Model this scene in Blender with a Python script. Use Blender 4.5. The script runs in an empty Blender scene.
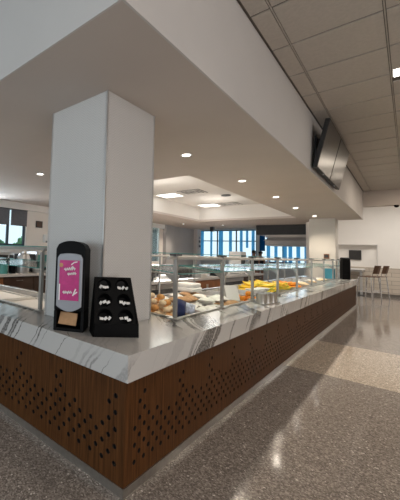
import bpy, bmesh, math, random
from mathutils import Vector, Matrix
random.seed(7)
C = bpy.context.scene.collection
PI = math.pi

# ------------------------------------------------------------------ materials
def new_mat(name):
    m = bpy.data.materials.new(name); m.use_nodes = True
    nt = m.node_tree; nt.nodes.clear()
    out = nt.nodes.new('ShaderNodeOutputMaterial')
    return m, nt, out
def N(nt, t, **kw):
    n = nt.nodes.new(t)
    for k, v in kw.items():
        if k.startswith('i_'):
            key = k[2:]
            n.inputs[int(key) if key.isdigit() else key.replace('_', ' ')].default_value = v
        else: setattr(n, k, v)
    return n
def L(nt, a, b): nt.links.new(a, b)
def rgb(r, g, b):            # display 0..255 to linear
    f = lambda c: (c/255/12.92) if c/255 <= .04045 else ((c/255+.055)/1.055)**2.4
    return (f(r), f(g), f(b), 1)
def principled(name, col, rough=.5, metal=0, noise=.06, scale=6, bump=0, bscale=60, spec=.5, emit=None, es=0):
    m, nt, out = new_mat(name)
    p = N(nt, 'ShaderNodeBsdfPrincipled'); L(nt, p.outputs[0], out.inputs[0])
    p.inputs['Roughness'].default_value = rough; p.inputs['Metallic'].default_value = metal
    p.inputs['Specular IOR Level'].default_value = spec
    tc = N(nt, 'ShaderNodeTexCoord')
    nz = N(nt, 'ShaderNodeTexNoise', i_Scale=scale, i_Detail=3.0); L(nt, tc.outputs['Object'], nz.inputs['Vector'])
    r = N(nt, 'ShaderNodeValToRGB'); L(nt, nz.outputs[0], r.inputs[0])
    a, b = 1-noise, 1+noise
    r.color_ramp.elements[0].position = .3; r.color_ramp.elements[1].position = .7
    r.color_ramp.elements[0].color = (col[0]*a, col[1]*a, col[2]*a, 1); r.color_ramp.elements[1].color = (min(1, col[0]*b), min(1, col[1]*b), min(1, col[2]*b), 1)
    L(nt, r.outputs[0], p.inputs['Base Color'])
    if bump:
        n2 = N(nt, 'ShaderNodeTexNoise', i_Scale=bscale, i_Detail=2.0); L(nt, tc.outputs['Object'], n2.inputs['Vector'])
        bp = N(nt, 'ShaderNodeBump', i_Strength=bump, i_Distance=.01); L(nt, n2.outputs[0], bp.inputs['Height']); L(nt, bp.outputs[0], p.inputs['Normal'])
    if emit:
        p.inputs['Emission Color'].default_value = emit; p.inputs['Emission Strength'].default_value = es
    return m
def emission(name, col, s):
    m, nt, out = new_mat(name); e = N(nt, 'ShaderNodeEmission', i_Color=col, i_Strength=s); L(nt, e.outputs[0], out.inputs[0]); return m
def glass(name, tint, refl=1.0):
    m, nt, out = new_mat(name)
    t = N(nt, 'ShaderNodeBsdfTransparent', i_Color=tint); g = N(nt, 'ShaderNodeBsdfGlossy', i_Roughness=.02)
    f = N(nt, 'ShaderNodeFresnel', i_IOR=1.45); mx = N(nt, 'ShaderNodeMixShader')
    mu = N(nt, 'ShaderNodeMath', operation='MULTIPLY'); mu.inputs[1].default_value = refl
    L(nt, f.outputs[0], mu.inputs[0]); L(nt, mu.outputs[0], mx.inputs[0]); L(nt, t.outputs[0], mx.inputs[1]); L(nt, g.outputs[0], mx.inputs[2]); L(nt, mx.outputs[0], out.inputs[0])
    return m
def terrazzo():
    m, nt, out = new_mat('terrazzo')
    p = N(nt, 'ShaderNodeBsdfPrincipled'); L(nt, p.outputs[0], out.inputs[0])
    p.inputs['Roughness'].default_value = .10
    p.inputs['Specular IOR Level'].default_value = .55
    tc = N(nt, 'ShaderNodeTexCoord')
    v = N(nt, 'ShaderNodeTexVoronoi', i_Scale=120.0); L(nt, tc.outputs['Object'], v.inputs['Vector'])
    sep = N(nt, 'ShaderNodeSeparateColor'); L(nt, v.outputs['Color'], sep.inputs[0])
    r = N(nt, 'ShaderNodeValToRGB'); L(nt, sep.outputs[0], r.inputs[0]); r.color_ramp.interpolation = 'CONSTANT'
    e = r.color_ramp.elements; e[0].position = 0; e[0].color = (.15, .132, .122, 1); e[1].position = .3; e[1].color = (.215, .192, .178, 1)
    for pos, c in ((.62, (.285, .258, .24, 1)), (.86, (.365, .333, .312, 1)), (.99, (.65, .61, .58, 1))):
        q = r.color_ramp.elements.new(pos); q.color = c
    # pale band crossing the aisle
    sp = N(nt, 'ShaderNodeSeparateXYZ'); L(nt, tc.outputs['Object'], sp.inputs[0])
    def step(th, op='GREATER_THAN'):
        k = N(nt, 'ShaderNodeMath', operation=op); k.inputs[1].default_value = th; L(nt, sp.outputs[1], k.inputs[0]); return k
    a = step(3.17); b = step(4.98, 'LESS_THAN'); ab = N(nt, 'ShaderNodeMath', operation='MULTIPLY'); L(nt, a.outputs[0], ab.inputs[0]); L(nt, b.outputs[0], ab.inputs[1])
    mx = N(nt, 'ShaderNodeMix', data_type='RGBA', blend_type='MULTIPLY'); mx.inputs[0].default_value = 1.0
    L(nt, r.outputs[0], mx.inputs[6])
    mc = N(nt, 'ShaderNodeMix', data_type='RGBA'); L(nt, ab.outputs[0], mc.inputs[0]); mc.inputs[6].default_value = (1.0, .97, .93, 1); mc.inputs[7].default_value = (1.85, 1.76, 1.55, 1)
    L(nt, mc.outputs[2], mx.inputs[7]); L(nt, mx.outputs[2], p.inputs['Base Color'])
    return m
def walnut():
    m, nt, out = new_mat('walnut')
    p = N(nt, 'ShaderNodeBsdfPrincipled'); L(nt, p.outputs[0], out.inputs[0]); p.inputs['Roughness'].default_value = .5
    p.inputs['Specular IOR Level'].default_value = .1
    tc = N(nt, 'ShaderNodeTexCoord'); mp = N(nt, 'ShaderNodeMapping'); mp.inputs['Scale'].default_value = (38, 38, 1.3); L(nt, tc.outputs['Object'], mp.inputs['Vector'])
    nz = N(nt, 'ShaderNodeTexNoise', i_Scale=1.6, i_Detail=5.0, i_Roughness=.65); L(nt, mp.outputs[0], nz.inputs['Vector'])
    r = N(nt, 'ShaderNodeValToRGB'); L(nt, nz.outputs[0], r.inputs[0])
    r.color_ramp.elements[0].position = .3; r.color_ramp.elements[0].color = (.031, .0115, .0032, 1)
    r.color_ramp.elements[1].position = .72; r.color_ramp.elements[1].color = (.112, .044, .0135, 1)
    L(nt, r.outputs[0], p.inputs['Base Color'])
    return m
def marble():
    m, nt, out = new_mat('quartz')
    p = N(nt, 'ShaderNodeBsdfPrincipled'); L(nt, p.outputs[0], out.inputs[0]); p.inputs['Roughness'].default_value = .17
    tc = N(nt, 'ShaderNodeTexCoord')
    def M(op, a, b=None):
        k = N(nt, 'ShaderNodeMath', operation=op)
        for q, v in enumerate((a, b)):
            if v is None: continue
            if isinstance(v, (int, float)): k.inputs[q].default_value = v
            else: L(nt, v, k.inputs[q])
        return k.outputs[0]
    sp = N(nt, 'ShaderNodeSeparateXYZ'); L(nt, tc.outputs['Object'], sp.inputs[0])
    nz = N(nt, 'ShaderNodeTexNoise', i_Scale=3.2, i_Detail=4.0, i_Roughness=.6); L(nt, tc.outputs['Object'], nz.inputs['Vector'])
    t = M('ADD', M('ADD', sp.outputs[0], M('MULTIPLY', sp.outputs[1], .8)), M('MULTIPLY', sp.outputs[2], -.75))
    t = M('ADD', t, M('MULTIPLY', M('SUBTRACT', nz.outputs[0], .5), .16))
    def veins(freq, off, th):
        n1 = N(nt, 'ShaderNodeTexNoise', i_Scale=1.0, i_Detail=1.0); n1.noise_dimensions = '1D'
        L(nt, M('ADD', M('MULTIPLY', t, freq), off), n1.inputs['W'])
        d = M('ABSOLUTE', M('SUBTRACT', n1.outputs[0], .5))
        r = N(nt, 'ShaderNodeValToRGB'); L(nt, d, r.inputs[0])
        e = r.color_ramp.elements; e[0].position = th*.7; e[0].color = (1, 1, 1, 1); e[1].position = th; e[1].color = (0, 0, 0, 1)
        return r.outputs[0]
    a = veins(2.6, 3.3, .027); b = veins(3.6, 11.7, .007)
    n4 = N(nt, 'ShaderNodeTexNoise', i_Scale=1.6, i_Detail=1.0); L(nt, tc.outputs['Object'], n4.inputs['Vector'])
    r4 = N(nt, 'ShaderNodeValToRGB'); L(nt, n4.outputs[0], r4.inputs[0]); r4.color_ramp.elements[0].position = .47; r4.color_ramp.elements[0].color = (.12, .12, .12, 1); r4.color_ramp.elements[1].position = .56
    n3 = N(nt, 'ShaderNodeTexNoise', i_Scale=70.0, i_Detail=2.0); L(nt, tc.outputs['Object'], n3.inputs['Vector'])
    r3 = N(nt, 'ShaderNodeValToRGB'); L(nt, n3.outputs[0], r3.inputs[0]); r3.color_ramp.elements[0].position = .35; r3.color_ramp.elements[0].color = (.6, .6, .6, 1); r3.color_ramp.elements[1].position = .6
    f = M('MULTIPLY', M('MULTIPLY', M('MAXIMUM', a, b), r4.outputs[0]), r3.outputs[0])
    mc = N(nt, 'ShaderNodeMix', data_type='RGBA'); L(nt, f, mc.inputs[0]); mc.inputs[6].default_value = (.47, .458, .445, 1); mc.inputs[7].default_value = (.06, .057, .055, 1)
    L(nt, mc.outputs[2], p.inputs['Base Color'])
    return m
def chevron():
    m, nt, out = new_mat('chevron_tile')
    p = N(nt, 'ShaderNodeBsdfPrincipled'); L(nt, p.outputs[0], out.inputs[0]); p.inputs['Roughness'].default_value = .38
    tc = N(nt, 'ShaderNodeTexCoord'); sp = N(nt, 'ShaderNodeSeparateXYZ'); L(nt, tc.outputs['Object'], sp.inputs[0])
    def M(op, a, b=None):
        k = N(nt, 'ShaderNodeMath', operation=op)
        for i, v in enumerate((a, b)):
            if v is None: continue
            if isinstance(v, (int, float)): k.inputs[i].default_value = v
            else: L(nt, v, k.inputs[i])
        return k.outputs[0]
    xy = M('ADD', sp.outputs[0], sp.outputs[1])
    tri = M('PINGPONG', xy, .03)
    z = M('ADD', M('MULTIPLY', sp.outputs[2], 1.0), M('MULTIPLY', tri, .9))
    s = M('SINE', M('MULTIPLY', z, 2*PI/.02))
    r = N(nt, 'ShaderNodeValToRGB'); L(nt, M('ADD', M('MULTIPLY', s, .5), .5), r.inputs[0])
    r.color_ramp.elements[0].position = .05; r.color_ramp.elements[0].color = (.495, .485, .47, 1)
    r.color_ramp.elements[1].position = .35; r.color_ramp.elements[1].color = (.565, .55, .535, 1)
    L(nt, r.outputs[0], p.inputs['Base Color'])
    bp = N(nt, 'ShaderNodeBump', i_Strength=.2, i_Distance=.003); L(nt, s, bp.inputs['Height']); L(nt, bp.outputs[0], p.inputs['Normal'])
    return m
def planks(name, c1, c2, h):
    m, nt, out = new_mat(name)
    p = N(nt, 'ShaderNodeBsdfPrincipled'); L(nt, p.outputs[0], out.inputs[0]); p.inputs['Roughness'].default_value = .45
    tc = N(nt, 'ShaderNodeTexCoord'); mp = N(nt, 'ShaderNodeMapping'); mp.inputs['Rotation'].default_value = (PI/2, 0, 0); L(nt, tc.outputs['Object'], mp.inputs['Vector'])
    b = N(nt, 'ShaderNodeTexBrick', i_Color1=c1, i_Color2=c2, i_Mortar=(c1[0]*.5, c1[1]*.5, c1[2]*.5, 1)); b.inputs['Scale'].default_value = 1; b.inputs['Brick Width'].default_value = 1.2; b.inputs['Row Height'].default_value = h; b.inputs['Mortar Size'].default_value = .006
    L(nt, mp.outputs[0], b.inputs['Vector']); L(nt, b.outputs[0], p.inputs['Base Color'])
    return m
def translucent(name, col):
    m, nt, out = new_mat(name)
    a = N(nt, 'ShaderNodeBsdfTranslucent', i_Color=col); d = N(nt, 'ShaderNodeBsdfDiffuse', i_Color=col); t = N(nt, 'ShaderNodeBsdfTransparent', i_Color=col)
    mx = N(nt, 'ShaderNodeMixShader'); mx.inputs[0].default_value = .35; m2 = N(nt, 'ShaderNodeMixShader'); m2.inputs[0].default_value = .45
    L(nt, a.outputs[0], mx.inputs[1]); L(nt, d.outputs[0], mx.inputs[2]); L(nt, mx.outputs[0], m2.inputs[1]); L(nt, t.outputs[0], m2.inputs[2]); L(nt, m2.outputs[0], out.inputs[0])
    return m

MT = dict(
    paint=principled('white_paint', (.57, .545, .525), .75, noise=.02, scale=2),
    soffit=principled('soffit_paint', (.54, .475, .43), .8, noise=.02, scale=2),
    wall=principled('cream_paint', (.78, .745, .70), .7, noise=.02, scale=2),
    gray=principled('gray_paint', (.40, .39, .385), .7, noise=.03, scale=2),
    tile=principled('ceiling_tile', (.50, .455, .405), .9, noise=.05, scale=40, bump=.2, bscale=200),
    tilew=principled('white_ceiling_tile', (.74, .71, .67), .9, noise=.03, scale=40),
    tbar=principled('shaded_grid_bar', (.13, .115, .10), .6, noise=.02),  # bar colour darkened to paint in the shadow gap around the tiles
    floor=terrazzo(), wood=walnut(), quartz=marble(), chevron=chevron(),
    steel=principled('brushed_steel', (.56, .55, .53), .3, 1, noise=.08, scale=30),
    bsteel=principled('satin_steel', (.62, .61, .60), .38, .85, noise=.05, scale=10),
    post=principled('post_steel', (.40, .40, .385), .35, .8, noise=.06, scale=10),
    chrome=principled('chrome', (.75, .76, .78), .14, 1, noise=.02),
    black=principled('black_plastic', (.002, .002, .0023), .5, spec=.12, noise=.1, scale=20),
    matteblack=principled('matte_black', (.012, .012, .013), .6, noise=.1),
    screen=principled('dark_screen', (.035, .032, .03), .28, noise=.05, spec=.3),
    dark=principled('dark_gray', (.035, .035, .038), .5, noise=.1),
    fascia=principled('hood_fascia', (.028, .027, .027), .5, .2, noise=.1),
    colp=principled('column_paint', (.63, .60, .55), .75, noise=.02, scale=2),
    dkgray=principled('charcoal_metal', (.065, .066, .07), .42, .3, noise=.1),
    hole=principled('hole_shade', (.006, .004, .003), .9, noise=.1),  # near-black colour paints in the shade inside the panel holes
    silver=principled('silver_plastic', (.25, .26, .285), .4, .2, noise=.03),
    pink=principled('pink_label', (.40, .012, .15), .4, noise=.15, scale=30),
    white=principled('white_plastic', (.75, .74, .72), .45, noise=.03),
    paper=principled('white_paper', (.74, .72, .69), .8, noise=.05, scale=20),
    kraft=principled('kraft_paper', (.40, .235, .12), .85, noise=.1, scale=30),
    bread=principled('bread_crust', (.66, .32, .10), .7, noise=.3, scale=25),
    cream=principled('cream_snack', (.82, .62, .40), .75, noise=.25, scale=25),
    navy=principled('navy_wrapper', (.018, .03, .10), .3, noise=.3, scale=18),
    plaid=principled('blue_white_wrapper', (.40, .44, .55), .35, noise=.5, scale=30),
    red=principled('red_wrapper', (.30, .03, .025), .4, noise=.2),
    orange=principled('orange_peel', (.86, .30, .015), .45, noise=.1, scale=30, bump=.2, bscale=120),
    yellow=principled('yellow_peel', (.84, .56, .03), .45, noise=.12, scale=14),
    ylgreen=principled('yellow_green_peel', (.60, .58, .06), .45, noise=.2, scale=14),
    brownwood=principled('brown_laminate', (.23, .092, .036), .45, noise=.25, scale=5),
    dkbrown=principled('dark_brown_laminate', (.06, .03, .018), .5, noise=.2, scale=5),
    seat=principled('brown_seat', (.095, .045, .022), .45, noise=.2, scale=12),
    blind=principled('gray_blind', (.13, .135, .15), .85, noise=.15, scale=30),
    blueblind=translucent('blue_blind', (.27, .60, .82, 1)),
    blueblind2=translucent('deep_blue_blind', (.03, .16, .30, 1)),
    bluebin=principled('blue_plastic', (.06, .32, .45), .35, noise=.1),
    wains=planks('beige_planks', (.50, .43, .36, 1), (.56, .49, .41, 1), .145),
    leaf=principled('leaf', (.12, .34, .16), .7, noise=.5, scale=9),
    skin=principled('skin', (.35, .17, .11), .55, noise=.05),
    hair=principled('hair', (.012, .009, .008), .5, noise=.2),
    shirt=principled('dark_shirt', (.03, .03, .035), .8, noise=.1),
    teal=principled('glass_edge', (.10, .34, .31), .12, noise=.05, spec=.8),
    glass=glass('clear_glass', (.95, .985, .975, 1), 1.0),
    shelfglass=glass('shelf_glass', (.95, .985, .975, 1), .4),
    pane=glass('window_pane', (.93, .97, .98, 1), .6),
    led=emission('led_diffuser', (1, .95, .87, 1), 9.0),
    ledsoft=emission('panel_diffuser', (1, .97, .92, 1), 3.2),
    frame=principled('dark_frame', (.03, .05, .08), .4, noise=.05),
)

# ------------------------------------------------------------------ mesh helper
class MB:
    def __init__(s): s.v = []; s.f = []; s.mi = []
    def _add(s, vs, fs, mi=0, M=None):
        o = len(s.v)
        for v in vs:
            v = Vector(v)
            s.v.append(tuple(M @ v if M is not None else v))
        for f in fs: s.f.append(tuple(i+o for i in f)); s.mi.append(mi)
        return s
    def box(s, x0, x1, y0, y1, z0, z1, mi=0, M=None):
        vs = [(x, y, z) for z in (z0, z1) for y in (y0, y1) for x in (x0, x1)]
        return s._add(vs, [(0, 2, 3, 1), (4, 5, 7, 6), (0, 1, 5, 4), (1, 3, 7, 5), (3, 2, 6, 7), (2, 0, 4, 6)], mi, M)
    def cyl(s, a, b, r, r2=None, n=12, mi=0, cap=True):
        a, b = Vector(a), Vector(b); r2 = r if r2 is None else r2
        d = (b-a).normalized(); t = Vector((1, 0, 0)) if abs(d.x) < .8 else Vector((0, 1, 0))
        u = d.cross(t).normalized(); w = d.cross(u)
        vs = [a+(u*math.cos(2*PI*k/n)+w*math.sin(2*PI*k/n))*r for k in range(n)]+[b+(u*math.cos(2*PI*k/n)+w*math.sin(2*PI*k/n))*r2 for k in range(n)]
        fs = [(k, (k+1) % n, n+(k+1) % n, n+k) for k in range(n)]
        if cap: fs += [tuple(range(n))[::-1], tuple(range(n, 2*n))]
        return s._add(vs, fs, mi)
    def tube(s, pts, r, n=10, mi=0):
        for a, b in zip(pts, pts[1:]): s.cyl(a, b, r, n=n, mi=mi)
        return s
    def lathe(s, prof, c=(0, 0, 0), n=20, mi=0, M=None):
        vs = []; c = Vector(c)
        for r, z in prof:
            for k in range(n): vs.append(c+Vector((r*math.cos(2*PI*k/n), r*math.sin(2*PI*k/n), z)))
        fs = []
        for i in range(len(prof)-1):
            for k in range(n): fs.append((i*n+k, i*n+(k+1) % n, (i+1)*n+(k+1) % n, (i+1)*n+k))
        fs.append(tuple(range(n))[::-1]); fs.append(tuple((len(prof)-1)*n+k for k in range(n)))
        return s._add(vs, fs, mi, M)
    def prism(s, poly, z0, z1, mi=0, M=None):
        n = len(poly)
        vs = [(x, y, z0) for x, y in poly]+[(x, y, z1) for x, y in poly]
        fs = [tuple(range(n))[::-1], tuple(range(n, 2*n))]+[(k, (k+1) % n, n+(k+1) % n, n+k) for k in range(n)]
        return s._add(vs, fs, mi, M)
    def blob(s, c, rx, ry, rz, n=12, m=7, mi=0, M=None, jit=0):
        prof = []; vs = []
        for i in range(m+1):
            th = PI*i/m
            for k in range(n):
                j = 1+random.uniform(-jit, jit)
                vs.append(Vector(c)+Vector((rx*math.sin(th)*math.cos(2*PI*k/n)*j, ry*math.sin(th)*math.sin(2*PI*k/n)*j, -rz*math.cos(th)*j)))
        fs = []
        for i in range(m):
            for k in range(n): fs.append((i*n+k, i*n+(k+1) % n, (i+1)*n+(k+1) % n, (i+1)*n+k))
        return s._add(vs, fs, mi, M)
    def build(s, name, mats, parent=None, loc=None, bevel=0, smooth=False, rot=None):
        me = bpy.data.meshes.new(name); me.from_pydata(s.v, [], s.f)
        mats = mats if isinstance(mats, (list, tuple)) else [mats]
        for m in mats: me.materials.append(MT[m] if isinstance(m, str) else m)
        for p, i in zip(me.polygons, s.mi): p.material_index = i; p.use_smooth = smooth
        bm = bmesh.new(); bm.from_mesh(me); bmesh.ops.remove_doubles(bm, verts=bm.verts, dist=1e-6); bmesh.ops.recalc_face_normals(bm, faces=bm.faces); bm.to_mesh(me); bm.free()
        o = bpy.data.objects.new(name, me); C.objects.link(o)
        if parent: o.parent = parent
        if loc: o.location = loc
        if rot: o.rotation_euler = rot
        if bevel:
            b = o.modifiers.new('bevel', 'BEVEL'); b.width = bevel; b.segments = 2; b.limit_method = 'ANGLE'
        if smooth:
            try: me.set_sharp_from_angle(angle=math.radians(40))
            except Exception: pass
        return o
def tag(o, label, cat, group=None, kind=None):
    o['label'] = label; o['category'] = cat
    if group: o['group'] = group
    if kind: o['kind'] = kind
    return o
def thing(name, label, cat, loc=(0, 0, 0), rz=0, group=None):
    o = bpy.data.objects.new(name, None); C.objects.link(o); o.location = loc; o.rotation_euler = (0, 0, rz); o.empty_display_size = .1
    return tag(o, label, cat, group)
def struct(o, label=None, cat=None):
    o['kind'] = 'structure'
    if label: o['label'] = label
    if cat: o['category'] = cat
    return o
def dup(o, parent=None):
    c = o.copy(); C.objects.link(c)
    if parent: c.parent = parent
    for ch in o.children: dup(ch, c)
    return c
def light(name, kind, loc, energy, col, size=.3, sizey=None, rot=(0, 0, 0), spot=None, spread=None):
    l = bpy.data.lights.new(name, kind); l.energy = energy; l.color = col
    if kind == 'AREA':
        l.size = size
        if sizey: l.shape = 'RECTANGLE'; l.size_y = sizey
        if spread: l.spread = spread
    else: l.shadow_soft_size = size
    if spot: l.spot_size = spot; l.spot_blend = .8
    o = bpy.data.objects.new(name, l); C.objects.link(o); o.location = loc; o.rotation_euler = rot
    return o

# ------------------------------------------------------------------ dimensions (metres; counter corner at the origin)
ZT, ZS = .7515, .611            # worktop top and underside
HS, HC, HE, HK = 2.442, 3.235, 3.62, 2.92   # lower ceiling, tiled ceiling, end-room ceiling, kitchen end ceiling
SX, SY, SE = .183, -.349, 10.69  # bulkhead faces
XW, YF, YE, XP = -5.95, 17.5, 15.0, -1.1

# ------------------------------------------------------------------ room shell
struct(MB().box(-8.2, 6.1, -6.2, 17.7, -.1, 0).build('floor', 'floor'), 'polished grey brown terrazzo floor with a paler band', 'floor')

# lower plaster ceiling with an opening for the tray
RX0, RX1, RY0, RY1 = -4.05, -1.16, 2.97, 9.53
b = MB()
S1, S2, S3 = SX-.012, SY+.012, SE-.012
for x0, x1, y0, y1 in ((-6.1, RX0, S2, 12.8), (RX0, RX1, S2, RY0), (RX0, RX1, RY1, 12.8), (RX1, -1.1, S2, 12.8), (-1.1, S1, S2, S3)):
    b.box(x0, x1, y0, y1, HS, HS+.06)
struct(b.build('ceiling', 'soffit'), 'smooth beige lower ceiling over the serving area', 'ceiling')
# bulkhead faces
b = MB()
b.box(S1, SX, SY, SE, HS, HE)
b.box(-6.1, S1, SY, S2, HS, HE)
b.box(-1.1, S1, S3, SE, HS, HE)
struct(b.build('trim_1', 'paint'), 'plain painted bulkhead around the lower ceiling', 'bulkhead')
# recessed tray
b = MB()
b.box(RX0-.05, RX0, RY0, RY1, HS+.06, HK); b.box(RX1, RX1+.05, RY0, RY1, HS+.06, HK)
b.box(RX0-.05, RX1+.05, RY0-.05, RY0, HS+.06, HK); b.box(RX0-.05, RX1+.05, RY1, RY1+.05, HS+.06, HK)
struct(b.build('trim_2', 'wall'), 'cream sides of the recessed ceiling tray', 'ceiling tray')
struct(MB().box(RX0-.05, RX1+.05, RY0-.05, RY1+.05, HK, HK+.05).build('ceiling.001', 'tilew'), 'white ceiling inside the recessed tray', 'ceiling')
# tiled ceiling
struct(MB().box(-6.1, 6.1, -6.2, SE+.1, HC+.012, HC+.08).build('ceiling.002', 'tbar'), 'beige tiled ceiling above the aisle', 'ceiling')
tl = MB(); gx = [SX+.003, .3496]+[.3496+.6196*k for k in range(1, 10)]
gy0 = 1.283-.61*12
for i in range(len(gx)-1):
    for k in range(0, 29):
        y0 = gy0+.61*k; y1 = min(y0+.61, SE)
        if y0 >= SE: continue
        if abs(gy0+.61*k-3.113) < .05 and gx[i] > .95 and gx[i] < 1.6: y0 += .22
        x0, x1 = gx[i]+.010, min(gx[i+1]-.010, 6.0)
        if i == 0: x0 = gx[0]+.02
        tl.box(x0, x1, y0+.012, y1-.012, HC, HC+.011)
        pass
for x in gx[1:]: tl.box(x-.0045, x+.0045, gy0, SE, HC+.001, HC+.011)
to = tl.build('ceiling_tile_field', 'tile', bpy.data.objects['ceiling.002'])
# header at the far end of the aisle
struct(MB().box(SX, 6.1, SE, SE+.25, 2.812, HE).build('trim_3', 'soffit'), 'beige header beam at the end of the aisle', 'header')
struct(MB().box(-1.2, 6.1, SE+.1, 15.2, HE, HE+.06).build('ceiling.003', 'paint'), 'ceiling over the end seating area', 'ceiling')
struct(MB().box(-8.2, -1.0, 12.75, 17.7, HK, HK+.06).build('ceiling.004', 'paint'), 'ceiling by the far windows', 'ceiling')
struct(MB().box(-8.2, -1.1, 12.75, 12.8, HS, HK).build('trim_4', 'soffit'))

# walls
def holed_wall(name, axis, pos, th, u0, u1, z0, z1, holes, mat):
    """wall with rectangular openings (u0,u1,z0,z1), built from blocks"""
    us = sorted({u0, u1, *[h[0] for h in holes], *[h[1] for h in holes]}); zs = sorted({z0, z1, *[h[2] for h in holes], *[h[3] for h in holes]})
    m = MB()
    for a, c in zip(us, us[1:]):
        for d, e in zip(zs, zs[1:]):
            um, zm = (a+c)/2, (d+e)/2
            if any(h[0] < um < h[1] and h[2] < zm < h[3] for h in holes): continue
            if axis == 'x': m.box(pos, pos+th, a, c, d, e)
            else: m.box(a, c, pos, pos+th, d, e)
    return struct(m.build(name, mat))
WL = [(.9, 3.5, 1.33, 2.3), (8.9, 10.1, .9, 2.39)]
holed_wall('wall_left', 'x', XW-.15, .15, -6.2, 13.1, 0, HE, WL, 'wall')
WF = [(-7.75, -4.6, 1.0, 2.72), (-4.45, -1.25, 1.0, 2.72)]
holed_wall('wall_back', 'y', YF, .15, -8.2, -1.0, 0, HK, WF, 'wall')
struct(MB().box(-8.2, -8.05, 13.1, YF, 0, HK).build('wall_side', 'gray'))
struct(MB().box(-8.2, XW-.15, 13.0, 13.1, 0, HK).build('wall_return', 'gray'))
struct(MB().box(-5.95, -5.93, 10.95, 13.1, 0, HS).build('wall_panel', 'gray'), 'grey wall section between window and glass wall', 'wall')
struct(MB().box(-5.95, -5.80, 10.32, 10.95, 0, HS).build('column.002', 'gray'), 'grey pilaster beside the far left window', 'pilaster')
struct(MB().box(-6.05, -5.75, 13.0, 13.35, 0, HS).build('column.003', 'paint'), 'pale pilaster at the start of the glass wall', 'pilaster')
struct(MB().box(XP-.12, XP, 11.0, YF, 0, HE).build('wall_partition', 'wall'))
struct(MB().box(XP, 6.1, YE, YE+.15, 1.04, HE).build('wall_far', 'wall'), 'cream end wall of the seating area', 'wall')
struct(MB().box(XP, 6.1, YE-.03, YE+.15, 0, 1.04).build('wall_wainscot', 'wains'), 'beige plank wainscot on the end wall', 'wainscot')
struct(MB().box(XP, .245, YE-.22, YE, 1.865, 1.885).box(.225, .245, YE-.05, YE, 1.04, 1.865).build('trim_5', 'paint'), 'thin ledge above the wall screen', 'ledge')
struct(MB().box(XP, 6.0, YE-.045, YE-.03, 0, .1).build('baseboard_far', 'tbar'))
struct(MB().box(6.0, 6.15, -6.2, 15.2, 0, HE).build('wall_right', 'wall'))
holed_wall('wall_front', 'y', -6.2, .15, -8.2, 6.1, 0, HE, [(-5.5, 4.5, .6, 3.0)], 'wall')
# cove band below the lower ceiling by the left windows
struct(MB().box(XW, XW+.1, .2, 10.3, 2.27, HS).build('trim_6', 'white'), 'white valance band above the left windows', 'valance')

# windows
def window(idx, axis, pos, u0, u1, z0, z1, mull, trans=(), mat='frame'):
    fr = MB(); t = .05
    def bx(a, c, d, e, w=.05):
        if axis == 'x': fr.box(pos-w, pos, a, c, d, e)
        else: fr.box(a, c, pos, pos+w, d, e)
    bx(u0, u0+t, z0, z1); bx(u1-t, u1, z0, z1); bx(u0, u1, z0, z0+t); bx(u0, u1, z1-t, z1)
    for u in mull: bx(u-.03, u+.03, z0, z1)
    for z in trans: bx(u0, u1, z-.025, z+.025)
    root = struct(fr.build(f'window_{idx}', mat))
    g = MB()
    if axis == 'x': g.box(pos-.03, pos-.02, u0+t, u1-t, z0+t, z1-t)
    else: g.box(u0+t, u1-t, pos+.02, pos+.03, z0+t, z1-t)
    g.build('window_pane', 'pane', root)
    return root
window(1, 'x', XW-.05, .9, 3.5, 1.33, 2.3, [2.05, 2.98])
window(2, 'x', XW-.01, 8.9, 10.1, .9, 2.39, [], mat='white')
window(3, 'y', YF+.05, -7.75, -4.6, 1.0, 2.72, [-6.7, -5.65], [2.1])
window(4, 'y', YF+.05, -4.45, -1.25, 1.0, 2.72, [-3.4, -2.3], [2.1])
struct(MB().box(XW, XW+.08, .8, 3.6, 1.29, 1.33).build('window_sill', 'white'), 'white sill under the left window', 'window sill')

# roller blinds on the left window
for y0, y1, lab in ((2.05, 2.96, 'grey roller blind half lowered at the edge of the photo'), (3.0, 3.5, 'grey roller blind half lowered, nearest the small dark picture')):
    r = thing('roller_blind', lab, 'blind', (XW+.03, (y0+y1)/2, 2.27), group='roller blinds on the left window')
    h = (y1-y0)/2-.005
    MB().box(-.004, .004, -h, h, -.405, 0).build('fabric', 'blind', r)
    MB().box(-.01, .01, -h, h, -.42, -.405).build('bottom_bar', 'dkgray', r)
    MB().cyl((0, -h, .0), (0, h, .0), .02).build('roller_tube', 'dkgray', r)

# blue vertical blind panels on the far windows
bp = [(-7.55, .2, 0, 'f'), (-7.0, .12, 0, 'f'), (-6.45, .24, 0, 'f'), (-5.92, .16, .0, 'f'), (-5.35, .14, 0, 'f'), (-5.05, .12, .7, 'f'), (-4.75, .15, .1, 'f'), (-4.31, .26, .55, 'd'),
      (-4.02, .16, 0, 'f'), (-3.68, .14, 0, 'f'), (-3.3, .2, .0, 'f'), (-3.05, .16, .0, 'f'), (-2.72, .16, 0, 'f'), (-2.4, .14, 0, 'f'), (-1.95, .2, 0, 'f')]
words = ['first from the grey corner', 'second from the grey corner', 'third from the grey corner', 'fourth from the grey corner', 'fifth from the grey corner', 'short one, sixth from the grey corner', 'seventh from the grey corner', 'dark short one at the hood corner',
         'first beneath the hood', 'second beneath the hood', 'third beneath the hood', 'fourth beneath the hood', 'fifth beneath the hood', 'sixth beneath the hood', 'last beneath the hood by the column']
for (x, w, up, k), lab in zip(bp, words):
    o = MB().box(-w/2, w/2, -.006, .006, 1.02+up-1.02, 1.66).build('blind_panel', 'blueblind' if k == 'f' else 'blueblind2', loc=(x, YF-.06, 1.03))
    tag(o, f'blue translucent blind strip on the far windows, {lab}', 'blind', 'blue blind strips on the far windows')
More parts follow.
